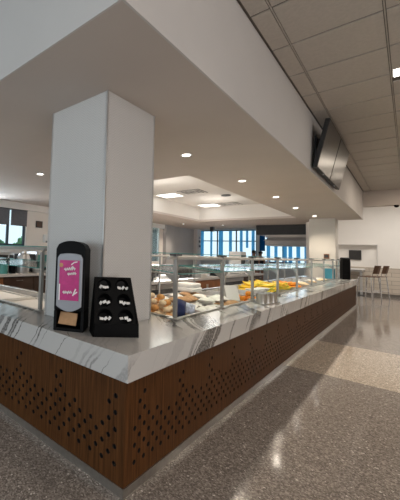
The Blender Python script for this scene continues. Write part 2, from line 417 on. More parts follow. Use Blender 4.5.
# bushes outside the left window
for i, (y, z, s, lab) in enumerate(((3.45, .95, .5, 'leafy green bush outside the left window pane at the photo edge'), (4.6, .95, .5, 'leafy green bush outside the left window, nearest the picture'))):
    m = MB()
    for k in range(160):
        a = random.uniform(0, 2*PI); q = random.uniform(-1, 1); rr = s*random.uniform(.55, 1)
        c = (rr*math.cos(a)*math.sqrt(1-q*q), rr*math.sin(a)*math.sqrt(1-q*q), rr*q+.2)
        m.blob(c, random.uniform(.03, .1), random.uniform(.05, .12), random.uniform(.03, .08), 5, 3)
    r = thing('bush', lab, 'bush', (-7.6, y, z), group='bushes outside the left window')
    m.build('foliage', 'leaf', r); MB().cyl((0, 0, -z), (0, 0, .1), .05, .03, 8).build('stem', 'dkbrown', r)
struct(MB().box(-20, -8.2, -8, 30, -.3, -.05).box(-8.2, XW-.15, -6.2, 13.0, -.12, 0).build('ground_outside', 'leaf'))

# columns
kx0, kx1, ky0, ky1 = -1.014, -.4106, .2537, .853
col = struct(MB().box(kx0, kx1, ky0, ky1, ZT, HS).build('column', 'chevron', bevel=.002), 'square column clad in pale chevron tile beside the dispensers', 'column')
b = MB()
for x in (kx0, kx1):
    for y in (ky0, ky1): b.box(x-.006, x+.006, y-.006, y+.006, ZT, HS)
b.build('corner_trim', 'bsteel', col)
c2 = struct(MB().box(-.96, -.36, 10.0, 10.55, ZT, HS).build('column.001', 'colp'), 'plain beige column at the far end of the counter', 'column')

# ------------------------------------------------------------------ serving counter
YL, XL = 10.62, -3.7
WELL_R = [(-1.10, -.275, 1.06, 9.6)]
counter = thing('serving_counter', 'L shaped serving counter clad in perforated dark walnut panels', 'counter')
h, zo, dz = .0452, .1468, .0445
prof = [8, 7, 4, 3, 4, 3, 4, 5, 4, 5]
def perforated(u_len, off, which):
    """panel in the plane u-z; u measured from the corner; real round holes"""
    m = MB(); T = .02; R = .0138
    z_lo, z_hi = zo-dz/2, zo+8.5*dz
    ncol = int((u_len-off)/h)
    def quad(u0, u1, z0, z1): m._add([(u0, 0, z0), (u1, 0, z0), (u1, 0, z1), (u0, 0, z1)], [(0, 1, 2, 3)], 0)
    ua = off-h/2; ub = off+(ncol-.5)*h
    quad(0, u_len, .05, z_lo); quad(0, u_len, z_hi, ZS); quad(0, ua, z_lo, z_hi); quad(ub, u_len, z_lo, z_hi)
    for i in range(ncol):
        n = 12 if i*h < 3 else 8
        pk = prof[i % 10] if which == 'l' else prof[(2-i) % 10]
        u = off+i*h; run = None
        for j in range(9):
            z = zo+j*dz
            hole = (i+j) % 2 == 0 and j <= pk and not (which == 'l' and i == 0 and False)
            if not hole:
                quad(u-h/2, u+h/2, z-dz/2, z+dz/2); continue
            ring = [(u+R*math.cos(2*PI*k/n), 0, z+R*math.sin(2*PI*k/n)) for k in range(n)]
            outer = []
            for k in range(n):
                a = 2*PI*k/n; cx, cz = math.cos(a), math.sin(a); s = min(h/2/abs(cx) if abs(cx) > 1e-6 else 9, dz/2/abs(cz) if abs(cz) > 1e-6 else 9)
                outer.append((u+cx*s, 0, z+cz*s))
            corners = {}
            vs = ring+outer+[(p[0], T*.8, p[2]) for p in ring]
            fs = []; mis = []
            for k in range(n):
                k2 = (k+1) % n; fs.append((k, n+k, n+k2, k2))
            o = len(m.v); m._add(vs, fs, 0)
            m._add([], [], 0)
            for k in range(n):
                k2 = (k+1) % n; m.f.append((o+k, o+k2, o+2*n+k2, o+2*n+k)); m.mi.append(1)
            m.f.append(tuple(o+2*n+k for k in range(n))); m.mi.append(1)
            # cell corners left by the polygon
            for sx in (-1, 1):
                for sz in (-1, 1):
                    cu, cz = u+sx*h/2, z+sz*dz/2
                    near = sorted(range(n), key=lambda k: (outer[k][0]-cu)**2+(outer[k][2]-cz)**2)[:2]
                    m._add([(cu, 0, cz), outer[near[0]], outer[near[1]]], [(0, 1, 2)], 0)
    # slab behind the face
    m.box(.04, u_len, T, T+.01, .05, ZS, 1)
    return m
pr_ = perforated(YL, .0931, 'r'); pr_.v = [(-v[1], v[0], v[2]) for v in pr_.v]
pr_.build('front_panel', ['wood', 'hole'], counter)['label'] = 'walnut panel with round holes along the aisle'
pl_ = perforated(-XL, .0647, 'l'); pl_.v = [(-v[0], v[1], v[2]) for v in pl_.v]
pl_.build('front_panel', ['wood', 'hole'], counter)['label'] = 'walnut panel with round holes on the short front'
MB().box(-1.16, -.03, YL-.02, YL, .05, ZS).build('end_panel', 'wood', counter)
MB().box(-.05, .005, 0, YL, 0, .05).box(.002, .007, 0, YL, .046, .052).build('kick_plate', 'steel', counter)
MB().box(XL, 0.0, -.005, -.0005, 0, .05).box(0, .0049, -.005, 0, 0, .05).build('kick_plate', 'steel', counter)
MB().box(-1.16, -1.14, 1.05, YL-.02, 0, ZS).box(XL, -1.14, 1.03, 1.05, 0, ZS).build('back_panel', 'dkbrown', counter)

# worktop with openings for the wells
ov = .042
b = MB()
def top(x0, x1, y0, y1): b.box(x0, x1, y0, y1, ZS, ZT)
wl = (-3.4, -1.19, .30, .93); wr = (-1.10, -.275, 1.06, 9.6)
top(-.275, ov, -ov, YL+.02); top(-1.2, -.275, wr[3], YL+.02); top(-1.2, -1.10, wr[2], wr[3]); top(-1.19, -.275, -ov, 1.06)
top(wl[0], wl[1], -ov, wl[2]); top(wl[0], wl[1], wl[3], 1.06); top(XL, wl[0], -ov, 1.06)
bm_w = b
wt = b.build('worktop', 'quartz', bevel=.0)
tag(wt, 'thick white quartz worktop with dark grey veins on the walnut counter', 'worktop')

# food wells
def food_well(x0, x1, y0, y1, label):
    r = thing('food_well', label, 'food well', ((x0+x1)/2, (y0+y1)/2, ZT), group='food wells')
    a, c = (x1-x0)/2, (y1-y0)/2; d = .06
    m = MB(); w = .006
    m.box(-a, a, -c, c, -d-w, -d); m.box(-a, -a+w, -c, c, -d, .004); m.box(a-w, a, -c, c, -d, .004); m.box(-a, a, -c, -c+w, -d, .004); m.box(-a, a, c-w, c, -d, .004)
    m.build('basin', 'bsteel', r)
    f = MB(); t = .03
    f.box(-a-.02, a+.02, -c-.02, -c+t-.02, .001, .014); f.box(-a-.02, a+.02, c-t+.02, c+.02, .001, .014); f.box(-a-.02, -a+t-.02, -c, c, .001, .014); f.box(a-t+.02, a+.02, -c, c, .001, .014)
    f.build('rim', 'steel', r, bevel=.003)
    return r
food_well(wr[0], wr[1], wr[2], wr[3], 'long steel lined food well along the aisle side of the counter')
food_well(wl[0], wl[1], wl[2], wl[3], 'steel lined food well in the short front arm, left of the tiled column')

# ------------------------------------------------------------------ sneeze guards
def guard_right():
    r = thing('sneeze_guard', 'long glass sneeze guard on steel posts over the aisle side food well', 'sneeze guard', (0, 0, ZT))
    zt = 1.275-ZT; zs = 1.12-ZT
    ys = [.99, 1.93, 2.84, 3.92, 5.06, 6.25, 7.55, 8.75, 9.75]; x = -.262
    for y in ys:
        p = MB().box(x-.014, x+.014, y-.015, y+.015, .0145, zt).build('post', 'post', r, bevel=.003)
        MB().box(x-.045, x+.045, y-.045, y+.045, .0145, .022).build('foot_plate', 'steel', p)
        m = MB().tube([(x, y, zs-.008), (x-.42, y, zs+.02)], .007, 8)
        m._add([(x-.012, y-.006, zs-.07), (x-.012, y+.006, zs-.07), (x-.09, y+.006, zs-.008), (x-.09, y-.006, zs-.008), (x-.012, y+.006, zs-.008), (x-.012, y-.006, zs-.008)], [(0, 1, 2, 3), (3, 2, 4, 5), (0, 5, 4, 1), (0, 3, 5), (1, 4, 2)])
        m.build('bracket_arm', 'post', p)
        MB().box(x-.028, x+.028, y-.05, y+.05, zt-.004, zt+.012).build('clamp', 'dkgray', p)
        MB().cyl((-1.04, y+.1, .0145), (-1.04, y+.1, zt), .011, n=10).build('rear_post', 'post', r)
    MB().tube([(x, .30+.57, zt-.02), (x, 9.9, zt-.02)], .013, 10).build('top_rail', 'bsteel', r)
    MB().tube([(-1.04, .9, zt-.02), (-1.04, 9.9, zt-.02)], .011, 8).build('top_rail', 'bsteel', r)
    yy = [.87]+ys[1:]
    for a, c in zip(ys, ys[1:]):
        g = MB()
        def sheet(x0, x1, y0, y1, z0, z1, t=.007):
            vs = [(x0, y0, z0), (x1, y0, z1), (x1, y1, z1), (x0, y1, z0), (x0, y0, z0+t), (x1, y0, z1+t), (x1, y1, z1+t), (x0, y1, z0+t)]
            g._add(vs, [(0, 1, 2, 3), (4, 5, 6, 7)], 0); g._add(vs, [(0, 1, 5, 4), (1, 2, 6, 5), (2, 3, 7, 6), (3, 0, 4, 7)], 1)
        sheet(x-.50, x+.03, a+.05, c-.05, zs+.035, zs+.0)
        g.build('glass_shelf', ['shelfglass', 'teal'], r)
        g = MB(); sheet(x-.34, x+.02, a+.02, c-.02, zt+.013, zt+.013, .006)
        g.build('top_glass', ['shelfglass', 'teal'], r)
    return r
guard_right()
def guard_left():
    r = thing('sneeze_guard', 'shorter glass sneeze guard over the front well, left of the tiled column', 'sneeze guard', (0, 0, ZT))
    zt = 1.285-ZT; y = .285
    for x in (-1.125, -2.2, -3.25):
        p = MB().box(x-.013, x+.013, y-.015, y+.015, .0145, zt-.03).tube([(x, y, zt-.035), (x, y+.02, zt-.008), (x, y+.06, zt)], .012, 10).build('post', 'post', r)
        MB().box(x-.04, x+.04, y-.04, y+.04, .0145, .022).build('foot_plate', 'steel', p)
        MB().tube([(x, y, .36), (x, y+.36, .40)], .011, 8).build('bracket_arm', 'dkgray', p)
    MB().tube([(-3.3, y+.05, zt+.002), (-1.1, y+.05, zt+.002)], .014, 10).build('top_rail', 'bsteel', r)
    for a, c in zip((-3.25, -2.2), (-2.2, -1.125)):
        g = MB(); vs = [(a+.04, y-.02, .365), (c-.04, y-.02, .365), (c-.04, y+.45, .40), (a+.04, y+.45, .40)]; vs += [(p[0], p[1], p[2]+.007) for p in vs]
        g._add(vs, [(0, 1, 2, 3), (4, 5, 6, 7)], 0); g._add(vs, [(0, 1, 5, 4), (1, 2, 6, 5), (2, 3, 7, 6), (3, 0, 4, 7)], 1); g.build('glass_shelf', ['shelfglass', 'teal'], r)
        g = MB(); g.box(a+.02, c-.02, y-.02, y+.3, zt+.018, zt+.025); 
        g.mi = [0, 0, 1, 1, 1, 1]; g.build('top_glass', ['shelfglass', 'teal'], r)
guard_left()

# ------------------------------------------------------------------ napkin dispenser
def napkin_dispenser(label, loc, rz):
    """local: front faces -y, width along x, z up"""
    r = thing('napkin_dispenser', label, 'napkin dispenser', loc, rz, 'napkin dispensers')
    w, hh, d = .103, .598, .15
    # outline with arched top, extruded in depth
    def outline(s, n=12, w_=w, z0=0., z1=hh, arch=.035):
        pts = [(-w_, z0), (w_, z0)]
        for k in range(n+1):
            a = k/n; x = w_-2*w_*a
            # rounded shoulders
            q = abs(2*a-1); pts.append((x*s, z1-arch*q**2.2-.02*max(0, q-.85)/.15))
        return pts
    def extr(m, pts, y0, y1, mi=0):
        n = len(pts); vs = [(x, y0, z) for x, z in pts]+[(x, y1, z) for x, z in pts]
        m._add(vs, [tuple(range(n)), tuple(range(n, 2*n))[::-1]]+[(k, (k+1) % n, n+(k+1) % n, n+k) for k in range(n)], mi)
    m = MB()
    # body with a mouth opening: upper block, side cheeks, base
    up = outline(1, z0=.135); extr(m, up, -.02, d)
    m.box(-w, -w+.022, -.02, d, 0, .136); m.box(w-.022, w, -.02, d, 0, .136); m.box(-w+.02, w-.02, -.02, d, 0, .022); m.box(-w+.02, w-.02, .09, d, .02, .136)
    m.build('body', 'black', r, bevel=.006)
    # black bezel around the cover
    m = MB()
    pts = outline(1, w_=.086, z0=.165, z1=.515, arch=.012)
    # rounded lower edge
    low = [(-.086+.172*k/10, .165-.035*math.sin(PI*k/10)) for k in range(11)]
    pts = low+pts[2:]
    extr(m, pts, -.034, -.018)
    cv = m.build('front_cover', 'silver', r, bevel=.004); cv['label'] = 'silver front cover'
    m = MB(); m.box(-.068, .066, -.0385, -.0335, .205, .468)
    lb = m.build('label_panel', 'pink', r); lb['label'] = 'pink printed label'
    # white lettering squiggles and leaf marks on the label
    m = MB(); random.seed(3)
    def stroke(pts, rr):
        for (x0, z0), (x1, z1) in zip(pts, pts[1:]):
            m.box(-.5, .5, -.0012, .0012, -rr, rr, 0, Matrix.Translation(((x0+x1)/2, -.0395, (z0+z1)/2)) @ Matrix.Rotation(-math.atan2(z1-z0, x1-x0), 4, 'Y') @ Matrix.Diagonal((math.hypot(x1-x0, z1-z0)*1.15, 1, 1, 1)))
    for zc, amp, x0, x1, tilt in ((.405, .014, -.035, .038, .012), (.375, .011, -.012, .045, .010), (.255, .012, -.04, .02, .006)):
        n = 15; stroke([(x0+(x1-x0)*k/n, zc+tilt*k/n+amp*math.sin(k*2.1)*random.uniform(.5, 1)) for k in range(n+1)], .0028)
    stroke([(.012, .44), (.03, .455), (.05, .46)], .0035); stroke([(.015, .405), (.022, .43)], .003); stroke([(.028, .24), (.045, .28)], .004)
    stroke([(.032, .245), (.055, .262)], .004)
    m.build('label_lettering', 'white', lb)
    MB().cyl((-.058, -.0395, .435), (-.058, -.036, .435), .014, n=16).build('label_emblem', 'kraft', lb)
    # white stripe along the lower left label edge
    MB().box(-.068, -.061, -.0392, -.0385, .205, .31).build('label_margin', 'white', lb)
    # napkin stack in the mouth
    m = MB()
    rot = Matrix.Rotation(-.5, 4, 'X')
    M0 = Matrix.Translation((-.005, .012, .062)) @ Matrix.Rotation(.06, 4, 'Y') @ rot
    m.box(-.066, .054, -.012, .0, -.028, .052, 0, M0); m.box(-.066, .05, .002, .008, -.022, .058, 0, M0); m.box(-.06, .052, .01, .016, -.02, .062, 0, M0)
    m.build('napkins', 'kraft', r)['label'] = 'brown paper napkins in the slot'
    return r
ang = math.atan2(.158+.028, -.438+.57)
nd = napkin_dispenser('tall black napkin dispenser with pink label standing before the tiled column', (-.516, .053, ZT), math.radians(33))
nd2 = dup(nd); nd2.location = (-.125, 10.22, ZT); nd2.rotation_euler = (0, 0, 2.0)
nd2['label'] = 'black napkin dispenser turned away at the far end of the worktop'

# ------------------------------------------------------------------ condiment organiser
ang2 = math.atan2(.286-.096, -.149+.301)
org = thing('condiment_organizer', 'black sloped six compartment condiment rack on the worktop corner', 'condiment rack', (-.224, .186, ZT), ang2)
w, d, hb, hf = .137, .155, .362, .085       # half width, depth, back and lip height; front at y=0
m = MB()
for s in (-1, 1):
    xs = sorted((s*w, s*(w-.006)))
    poly = [(-.012, hf), (0.0, 0), (d, 0), (d, hb), (d-.018, hb)]
    vs = [(x, y, z) for x in xs for y, z in poly]; n = len(poly)
    m._add(vs, [tuple(range(n)), tuple(range(n, 2*n))[::-1]]+[(k, (k+1) % n, n+(k+1) % n, n+k) for k in range(n)])
m.build('side_panel', 'black', org)
MB()._add([(-w, 0, 0), (w, 0, 0), (w, -.012, hf), (-w, -.012, hf), (-w, .006, 0), (w, .006, 0), (w, -.006, hf), (-w, -.006, hf)], [(0, 1, 2, 3), (4, 5, 6, 7), (0, 1, 5, 4), (2, 3, 7, 6), (0, 3, 7, 4), (1, 2, 6, 5)]).build('front_lip', 'black', org)
MB().box(-w, w, d-.005, d, 0, hb).box(-w, w, 0, d, 0, .005).build('back_panel', 'black', org)
# sloped face carrying six round openings with rims
y0, z0, y1, z1 = 0.0, hf-.008, d-.02, hb-.004
sl = Vector((0, y1-y0, z1-z0)); ln = sl.length; sl.normalize(); nrm = Vector((0, -sl.z, sl.y))
Ms = Matrix(((1, sl.x, nrm.x, 0), (0, sl.y, nrm.y, y0), (0, sl.z, nrm.z, z0), (0, 0, 0, 1)))
cw, chh = w-.006, ln/3; R = .046
face = MB(); n = 24
for i in (-1, 1):
    for j in range(3):
        cx, cy = i*cw/2, (j+.5)*chh
        vs = []
        for k in range(n):
            a = 2*PI*k/n; c_, s_ = math.cos(a), math.sin(a)
            q = min(cw/2/max(abs(c_), 1e-6), chh/2/max(abs(s_), 1e-6)); vs.append((cx+c_*q, cy+s_*q, 0))
        ring = [(cx+R*math.cos(2*PI*k/n), cy+min(R, chh*.46)*math.sin(2*PI*k/n), 0) for k in range(n)]
        face._add(vs+ring, [(k, (k+1) % n, n+(k+1) % n, n+k) for k in range(n)], 0, Ms)
        for sx in (-1, 1):
            for sy in (-1, 1):
                cu, cz = cx+sx*cw/2, cy+sy*chh/2
                near = sorted(range(n), key=lambda k: (vs[k][0]-cu)**2+(vs[k][1]-cz)**2)[:2]
                face._add([(cu, cz, 0), vs[near[0]], vs[near[1]]], [(0, 1, 2)], 0, Ms)
        # cup behind the opening
        cup = MB(); ry = min(R, chh*.46)
        rg = lambda rr, zz: [(cx+R*rr*math.cos(2*PI*k/n), cy+ry*rr*math.sin(2*PI*k/n), zz) for k in range(n)]
        vs2 = rg(1.06, .004)+rg(.97, .006)+rg(.95, 0)+rg(.8, -.05)
        fs2 = []
        for q in range(3): fs2 += [(q*n+k, q*n+(k+1) % n, (q+1)*n+(k+1) % n, (q+1)*n+k) for k in range(n)]
        fs2.append(tuple(3*n+k for k in range(n)))
        cup._add(vs2, fs2, 0, Ms)
        cp = cup.build('cup', 'black', org, smooth=True)
face.build('sloped_face', 'black', org)
for ch in org.children:
    for v in ch.data.vertices: v.co.x *= 1.075-.17*v.co.z/.36
# small white slivers added to stand in for highlights in the cups
rown = ['bottom', 'middle', 'top']
random.seed(11)
glint_mesh = None
for j in range(3):
    for i in (-1, 1):
        side = 'on the left' if i < 0 else 'on the right'
        for k in range(3):
            a = Ms @ Vector((i*cw/2-.024+.024*k+random.uniform(-.004, .004), (j+.5)*chh-.012+random.uniform(-.006, .006), -.006+.004*(k % 2)))
            if glint_mesh is None:
                q = MB(); q.box(-.012, .012, -.0012, .0012, -.008, .008); q.box(-.012, .012, -.002, .002, -.0095, -.007); o = q.build('cup_glint', 'paper'); glint_mesh = o.data
            else:
                o = bpy.data.objects.new('cup_glint', glint_mesh); C.objects.link(o)
            o.matrix_world = Matrix.Translation(Vector((-.224, .186, ZT))) @ Matrix.Rotation(ang2, 4, 'Z') @ Matrix.Translation(a) @ Matrix.Rotation(random.uniform(-1.0, .2), 4, 'Y') @ Matrix.Rotation(random.uniform(-.9, -.3), 4, 'X')
            tag(o, f'small white sliver added as a highlight in the {rown[j]} cup {side} of the black condiment rack', 'highlight', f'added highlights in the {rown[j]} cup {side}')

# ------------------------------------------------------------------ utensil caddy on the worktop edge
cd = thing('utensil_caddy', 'steel caddy of three round cups on the front strip of the worktop', 'caddy', (-.095, 2.80, ZT), math.radians(-12))
MB().box(-.065, .065, -.17, .17, 0, .012).build('tray', 'steel', cd, bevel=.003)
for k in range(3):
    q = MB().lathe([(.052, .012), (.056, .115), (.058, .118), (.052, .118), (.047, .03), (.0, .03)], (0, -.113+.113*k, 0), 18).build('cup', 'steel', cd, smooth=True)
MB().tube([(-.06, -.16, .012), (-.06, -.16, .09), (-.06, .16, .09), (-.06, .16, .012)], .004, 6).build('handle', 'dkgray', cd)

# ------------------------------------------------------------------ food in the aisle side well
zf = ZT-.06+.001
def pan(x, y, wx, wy, label, mat='bsteel', ht=.055):
    m = MB(); a, c = wx/2, wy/2; t = .004
    m.box(-a, a, -c, c, 0, t); m.box(-a, -a+t, -c, c, t, ht); m.box(a-t, a, -c, c, t, ht); m.box(-a, a, -c, -c+t, t, ht); m.box(-a, a, c-t, c, t, ht)
    m.box(-a-.012, a+.012, -c-.012, -c+.002, ht, ht+.004); m.box(-a-.012, a+.012, c-.002, c+.012, ht, ht+.004); m.box(-a-.012, -a+.002, -c, c, ht, ht+.004); m.box(a-.002, a+.012, -c, c, ht, ht+.004)
    return tag(m.build('food_pan', mat, loc=(x, y, zf)), label, 'food pan', 'food pans in the aisle side well')
pans = [(-.68, 1.32, .74, .44, 'steel food pan holding the snack pile beside the tiled column'), (-.68, 1.86, .74, .50, 'steel food pan filled with white wrapped sandwiches'), (-.68, 2.42, .74, .50, 'steel food pan behind the white wrapped sandwiches'),
        (-.68, 3.02, .74, .58, 'steel food pan holding the tent card and oranges'), (-.68, 3.72, .74, .62, 'steel food pan beside the oranges'), (-.68, 4.45, .74, .66, 'steel food pan with the first bananas'), (-.68, 5.2, .74, .66, 'steel food pan with the middle bananas'),
        (-.68, 6.0, .74, .72, 'steel food pan with the far bananas and oranges'), (-.68, 6.9, .74, .8, 'steel food pan beyond the bananas'), (-.68, 7.9, .74, .9, 'steel food pan second from the far end of the well'), (-.68, 9.0, .74, .9, 'steel food pan at the far end of the well')]
for x, y, a, c, lab in pans: pan(x, y, a, c, lab)
# wells carry white liners with pale cloth
random.seed(5)
roll_mesh = []
for kind, mat in (('bread', 'bread'), ('cream', 'cream')):
    o = MB().blob((0, 0, 0), .042, .03, .026, 12, 7, jit=.06); roll_mesh.append((o, mat))
protos = []
cnt = 0
spots = []
for layer in range(4):
    for a in range(6-layer):
        for c in range(4-layer):
            spots.append((-.43-.105*a-.05*layer+random.uniform(-.008, .008), 1.18+.078*c+.038*layer+random.uniform(-.006, .006), zf+.04+.048*layer))
for (x, y, z) in spots:
    kind = random.choice((0, 1))
    if not [1 for p in protos if p[0] == kind]:
        o = roll_mesh[kind][0].build('snack_roll', roll_mesh[kind][1], smooth=True); protos.append((kind, o))
    else:
        o = [p[1] for p in protos if p[0] == kind][0].copy(); C.objects.link(o)
    o.location = (x, y, z); o.rotation_euler = (random.uniform(-.2, .2), random.uniform(-.15, .15), random.uniform(-.4, .4))
    cl = ('golden brown', 'pale cream')[kind]
    tag(o, f'{cl} snack roll in the pile beside the tiled column', 'snack roll', f'{cl} rolls in the first pan')
def bag(name, mat, loc, rot, sx, sy, sz, label, cat, group=None):
    m = MB(); n = 14
    for i in range(n):
        pass
    vs = []; fs = []; nu, nv = 9, 7
    for side in (1, -1):
        for i in range(nu):
            for j in range(nv):
                u, v = i/(nu-1)*2-1, j/(nv-1)*2-1
                puff = (1-u**4)*(1-v**2*.9)*(1+.12*math.sin(5*u+3*v*side))
                vs.append((u*sx, v*sy*(1-.06*abs(u)), side*sz*max(puff, .02)))
    for s in (0, 1):
        for i in range(nu-1):
            for j in range(nv-1):
                a = s*nu*nv+i*nv+j; fs.append((a, a+1, a+nv+1, a+nv))
    m._add(vs, fs)
    o = m.build(name, mat, loc=loc, rot=rot, smooth=True)
    return tag(o, label, cat, group)
bag('snack_bag', 'navy', (-.40, 1.33, zf+.10), (1.25, .3, 1.1), .065, .085, .026, 'dark blue snack bag leaning by the first guard post', 'snack bag')
bag('snack_bag', 'plaid', (-.42, 1.50, zf+.085), (.7, .2, .5), .075, .065, .03, 'blue and white snack bag beside the dark blue bag', 'snack bag')
bag('snack_bag', 'red', (-.37, 1.56, zf+.03), (.15, .1, .4), .06, .04, .02, 'small red snack bag under the blue and white bag', 'snack bag')
random.seed(9)
for y in (1.70, 1.86, 2.02, 2.25, 2.41, 2.57):
    for i in range(4):
        for lay in (0, 1):
            if lay and (i == 3 or random.random() < .3): continue
            tan = (i+lay*2+int(y*100)) % 4 == 1
            bag('wrapped_sandwich', 'kraft' if tan else 'paper', (-.39-.175*i-.08*lay, y+random.uniform(-.01, .01)+.02*lay, zf+.04+.062*lay), (random.uniform(-.12, .12), random.uniform(-.15, .15), random.uniform(-.25, .25)), .078, .058, .032,
                f'{"tan" if tan else "white"} paper wrapped sandwich lying in the pans before the tent card', 'sandwich', f'{"tan" if tan else "white"} wrapped sandwiches')
# clamshell box, tent card
o = MB().box(-.13, .13, -.14, .14, 0, .05).box(-.12, .12, -.13, .13, .05, .10).build('takeaway_box', 'white', loc=(-.88, 2.42, zf+.135), bevel=.015); tag(o, 'white takeaway box at the back of the well behind the wrapped sandwiches', 'takeaway box')
m = MB()
for s in (-1, 1):
    m._add([(-.09, s*.075, 0), (.09, s*.075, 0), (.09, 0, .20), (-.09, 0, .20), (-.09, s*.079, 0), (.09, s*.079, 0), (.09, s*.004, .204), (-.09, s*.004, .204)], [(0, 1, 2, 3), (4, 5, 6, 7), (0, 1, 5, 4), (1, 2, 6, 5), (2, 3, 7, 6), (3, 0, 4, 7)])
o = m.build('tent_card', 'white', loc=(-.55, 2.93, zf+.008), rot=(0, 0, math.radians(55))); tag(o, 'white folded tent card standing before the oranges', 'tent card')
def fruit(name, mb, mats, spots, labels, cat, group):
    first = None
    for (x, y, z, rz), lab in zip(spots, labels):
        if first is None: first = o = mb.build(name, mats, smooth=True)
        else: o = dup(first)
        o.location = (x, y, z); o.rotation_euler = (random.uniform(-.2, .2), random.uniform(-.2, .2), rz); tag(o, lab, cat, group)
om = MB().lathe([(.004, -.036), (.02, -.033), (.034, -.015), (.037, 0), (.034, .017), (.02, .033), (.006, .036)], n=16)
osp = [(-.47, 3.08, zf+.042, 0), (-.45, 3.165, zf+.042, 1), (-.37, 3.10, zf+.042, 1), (-.44, 3.25, zf+.042, 2), (-.41, 3.165, zf+.105, .5), (-.36, 3.20, zf+.042, 1), (-.56, 3.22, zf+.042, 1)]
ol = ['whole orange against the white tent card', 'whole orange in the middle of the pile by the tent card', 'whole orange in front of the pile by the tent card', 'whole orange at the back of the pile by the tent card', 'whole orange on top of the pile by the tent card', 'whole orange at the far end of the pile by the tent card', 'whole orange tucked behind the white tent card']
fruit('orange', om, 'orange', osp, ol, 'orange', 'oranges by the tent card')
def banana():
    m = MB(); n = 9; prev = None; pts = []
    for k in range(n):
        a = -.8+1.6*k/(n-1); pts.append((.12*math.sin(a)/math.sin(.8), 0, .05-.075*math.cos(a)+.03, .004+.016*math.sin(PI*k/(n-1))**.5))
    vs = []; ns = 8
    for x, y, z, r_ in pts:
        for q in range(ns): vs.append((x, y+r_*math.cos(2*PI*q/ns), z+r_*math.sin(2*PI*q/ns)))
    fs = [(k*ns+q, k*ns+(q+1) % ns, (k+1)*ns+(q+1) % ns, (k+1)*ns+q) for k in range(n-1) for q in range(ns)]+[tuple(range(ns))[::-1], tuple((n-1)*ns+q for q in range(ns))]
    return m._add(vs, fs)
random.seed(21)
bs = []
for lay in range(3):
    for k in range(24-4*lay):
        for x in (-.56, -.83):
            bs.append((x+random.uniform(-.012, .012), 4.28+.054*k+.11*lay, zf+.028+.042*lay, random.uniform(-.12, .12)))
random.shuffle(bs)
for mat, nm, part in (('yellow', 'yellow', bs[:88]), ('ylgreen', 'greenish yellow', bs[88:])):
    fruit('banana', banana(), mat, part, [f'{nm} banana in the heap halfway along the food well']*len(part), 'banana', f'{nm} bananas in the heap')
sp = [(-.45-.09*a-.04*lay, 5.72+.09*c+.04*lay, zf+.036+.06*lay, 0) for lay in range(2) for a in range(5-lay) for c in range(6-lay)]
fruit('tangerine', MB().lathe([(.004, -.03), (.025, -.026), (.04, 0), (.025, .026), (.006, .03)], n=12), 'orange', sp, ['orange tangerine in the heap beyond the bananas']*len(sp), 'tangerine', 'tangerines beyond the bananas')
random.seed(31)
for k, y in enumerate((3.6, 3.78, 3.95)):
    o = MB().lathe([(.05, 0), (.09, .05), (.093, .052), (.085, .052), (.045, .008), (0, .008)], n=18).build('bowl', 'white', loc=(-.50+.02*k, y, zf+.08), smooth=True)
    tag(o, ['white bowl nearest the oranges in the food well', 'white bowl between two others in the food well', 'white bowl nearest the banana heap'][k], 'bowl', 'white bowls in the food well')
for k, y in enumerate((6.75, 7.0, 7.7, 8.05, 8.85, 9.2)):
    bag('wrapped_sandwich', 'paper' if k % 2 else 'cream', (-.5-.1*(k % 2), y, zf+.06), (.1, .1, k), .10, .07, .035, f'{"white" if k % 2 else "tan"} wrapped sandwich in the far pans beyond the tangerines', 'sandwich', f'{"white" if k % 2 else "tan"} wrapped sandwiches in the far pans')
# blue bin and small items at the far end
o = MB().box(-.1, .1, -.16, .16, 0, .26).box(-.11, .11, -.17, .17, .26, .28).build('plastic_bin', 'bluebin', loc=(-.46, 9.75, ZT), bevel=.01); tag(o, 'blue plastic bin at the far end of the worktop', 'bin')
o = MB().box(-.06, .06, -.03, 0, 0, .13).box(-.045, .045, -.034, -.03, .03, .11, 1).build('wall_terminal', ['brownwood', 'dark'], loc=(-.56, 10.0, 1.30)); tag(o, 'small brown box mounted on the far beige column', 'wall box')

# trays in the front arm well
for k, (x, lab) in enumerate(((-1.62, 'pale food tray in the front well nearest the tiled column'), (-2.35, 'pale food tray in the front well at the photo edge'))):
    m = MB(); m.box(-.32, .32, -.24, .24, 0, .012); m.box(-.34, .34, -.26, -.24, .0, .03); m.box(-.34, .34, .24, .26, .0, .03); m.box(-.34, -.32, -.26, .26, 0, .03); m.box(.32, .34, -.26, .26, 0, .03)
    tag(m.build('serving_tray', 'wall', loc=(x, .615, zf)), lab, 'tray', 'trays in the front well')

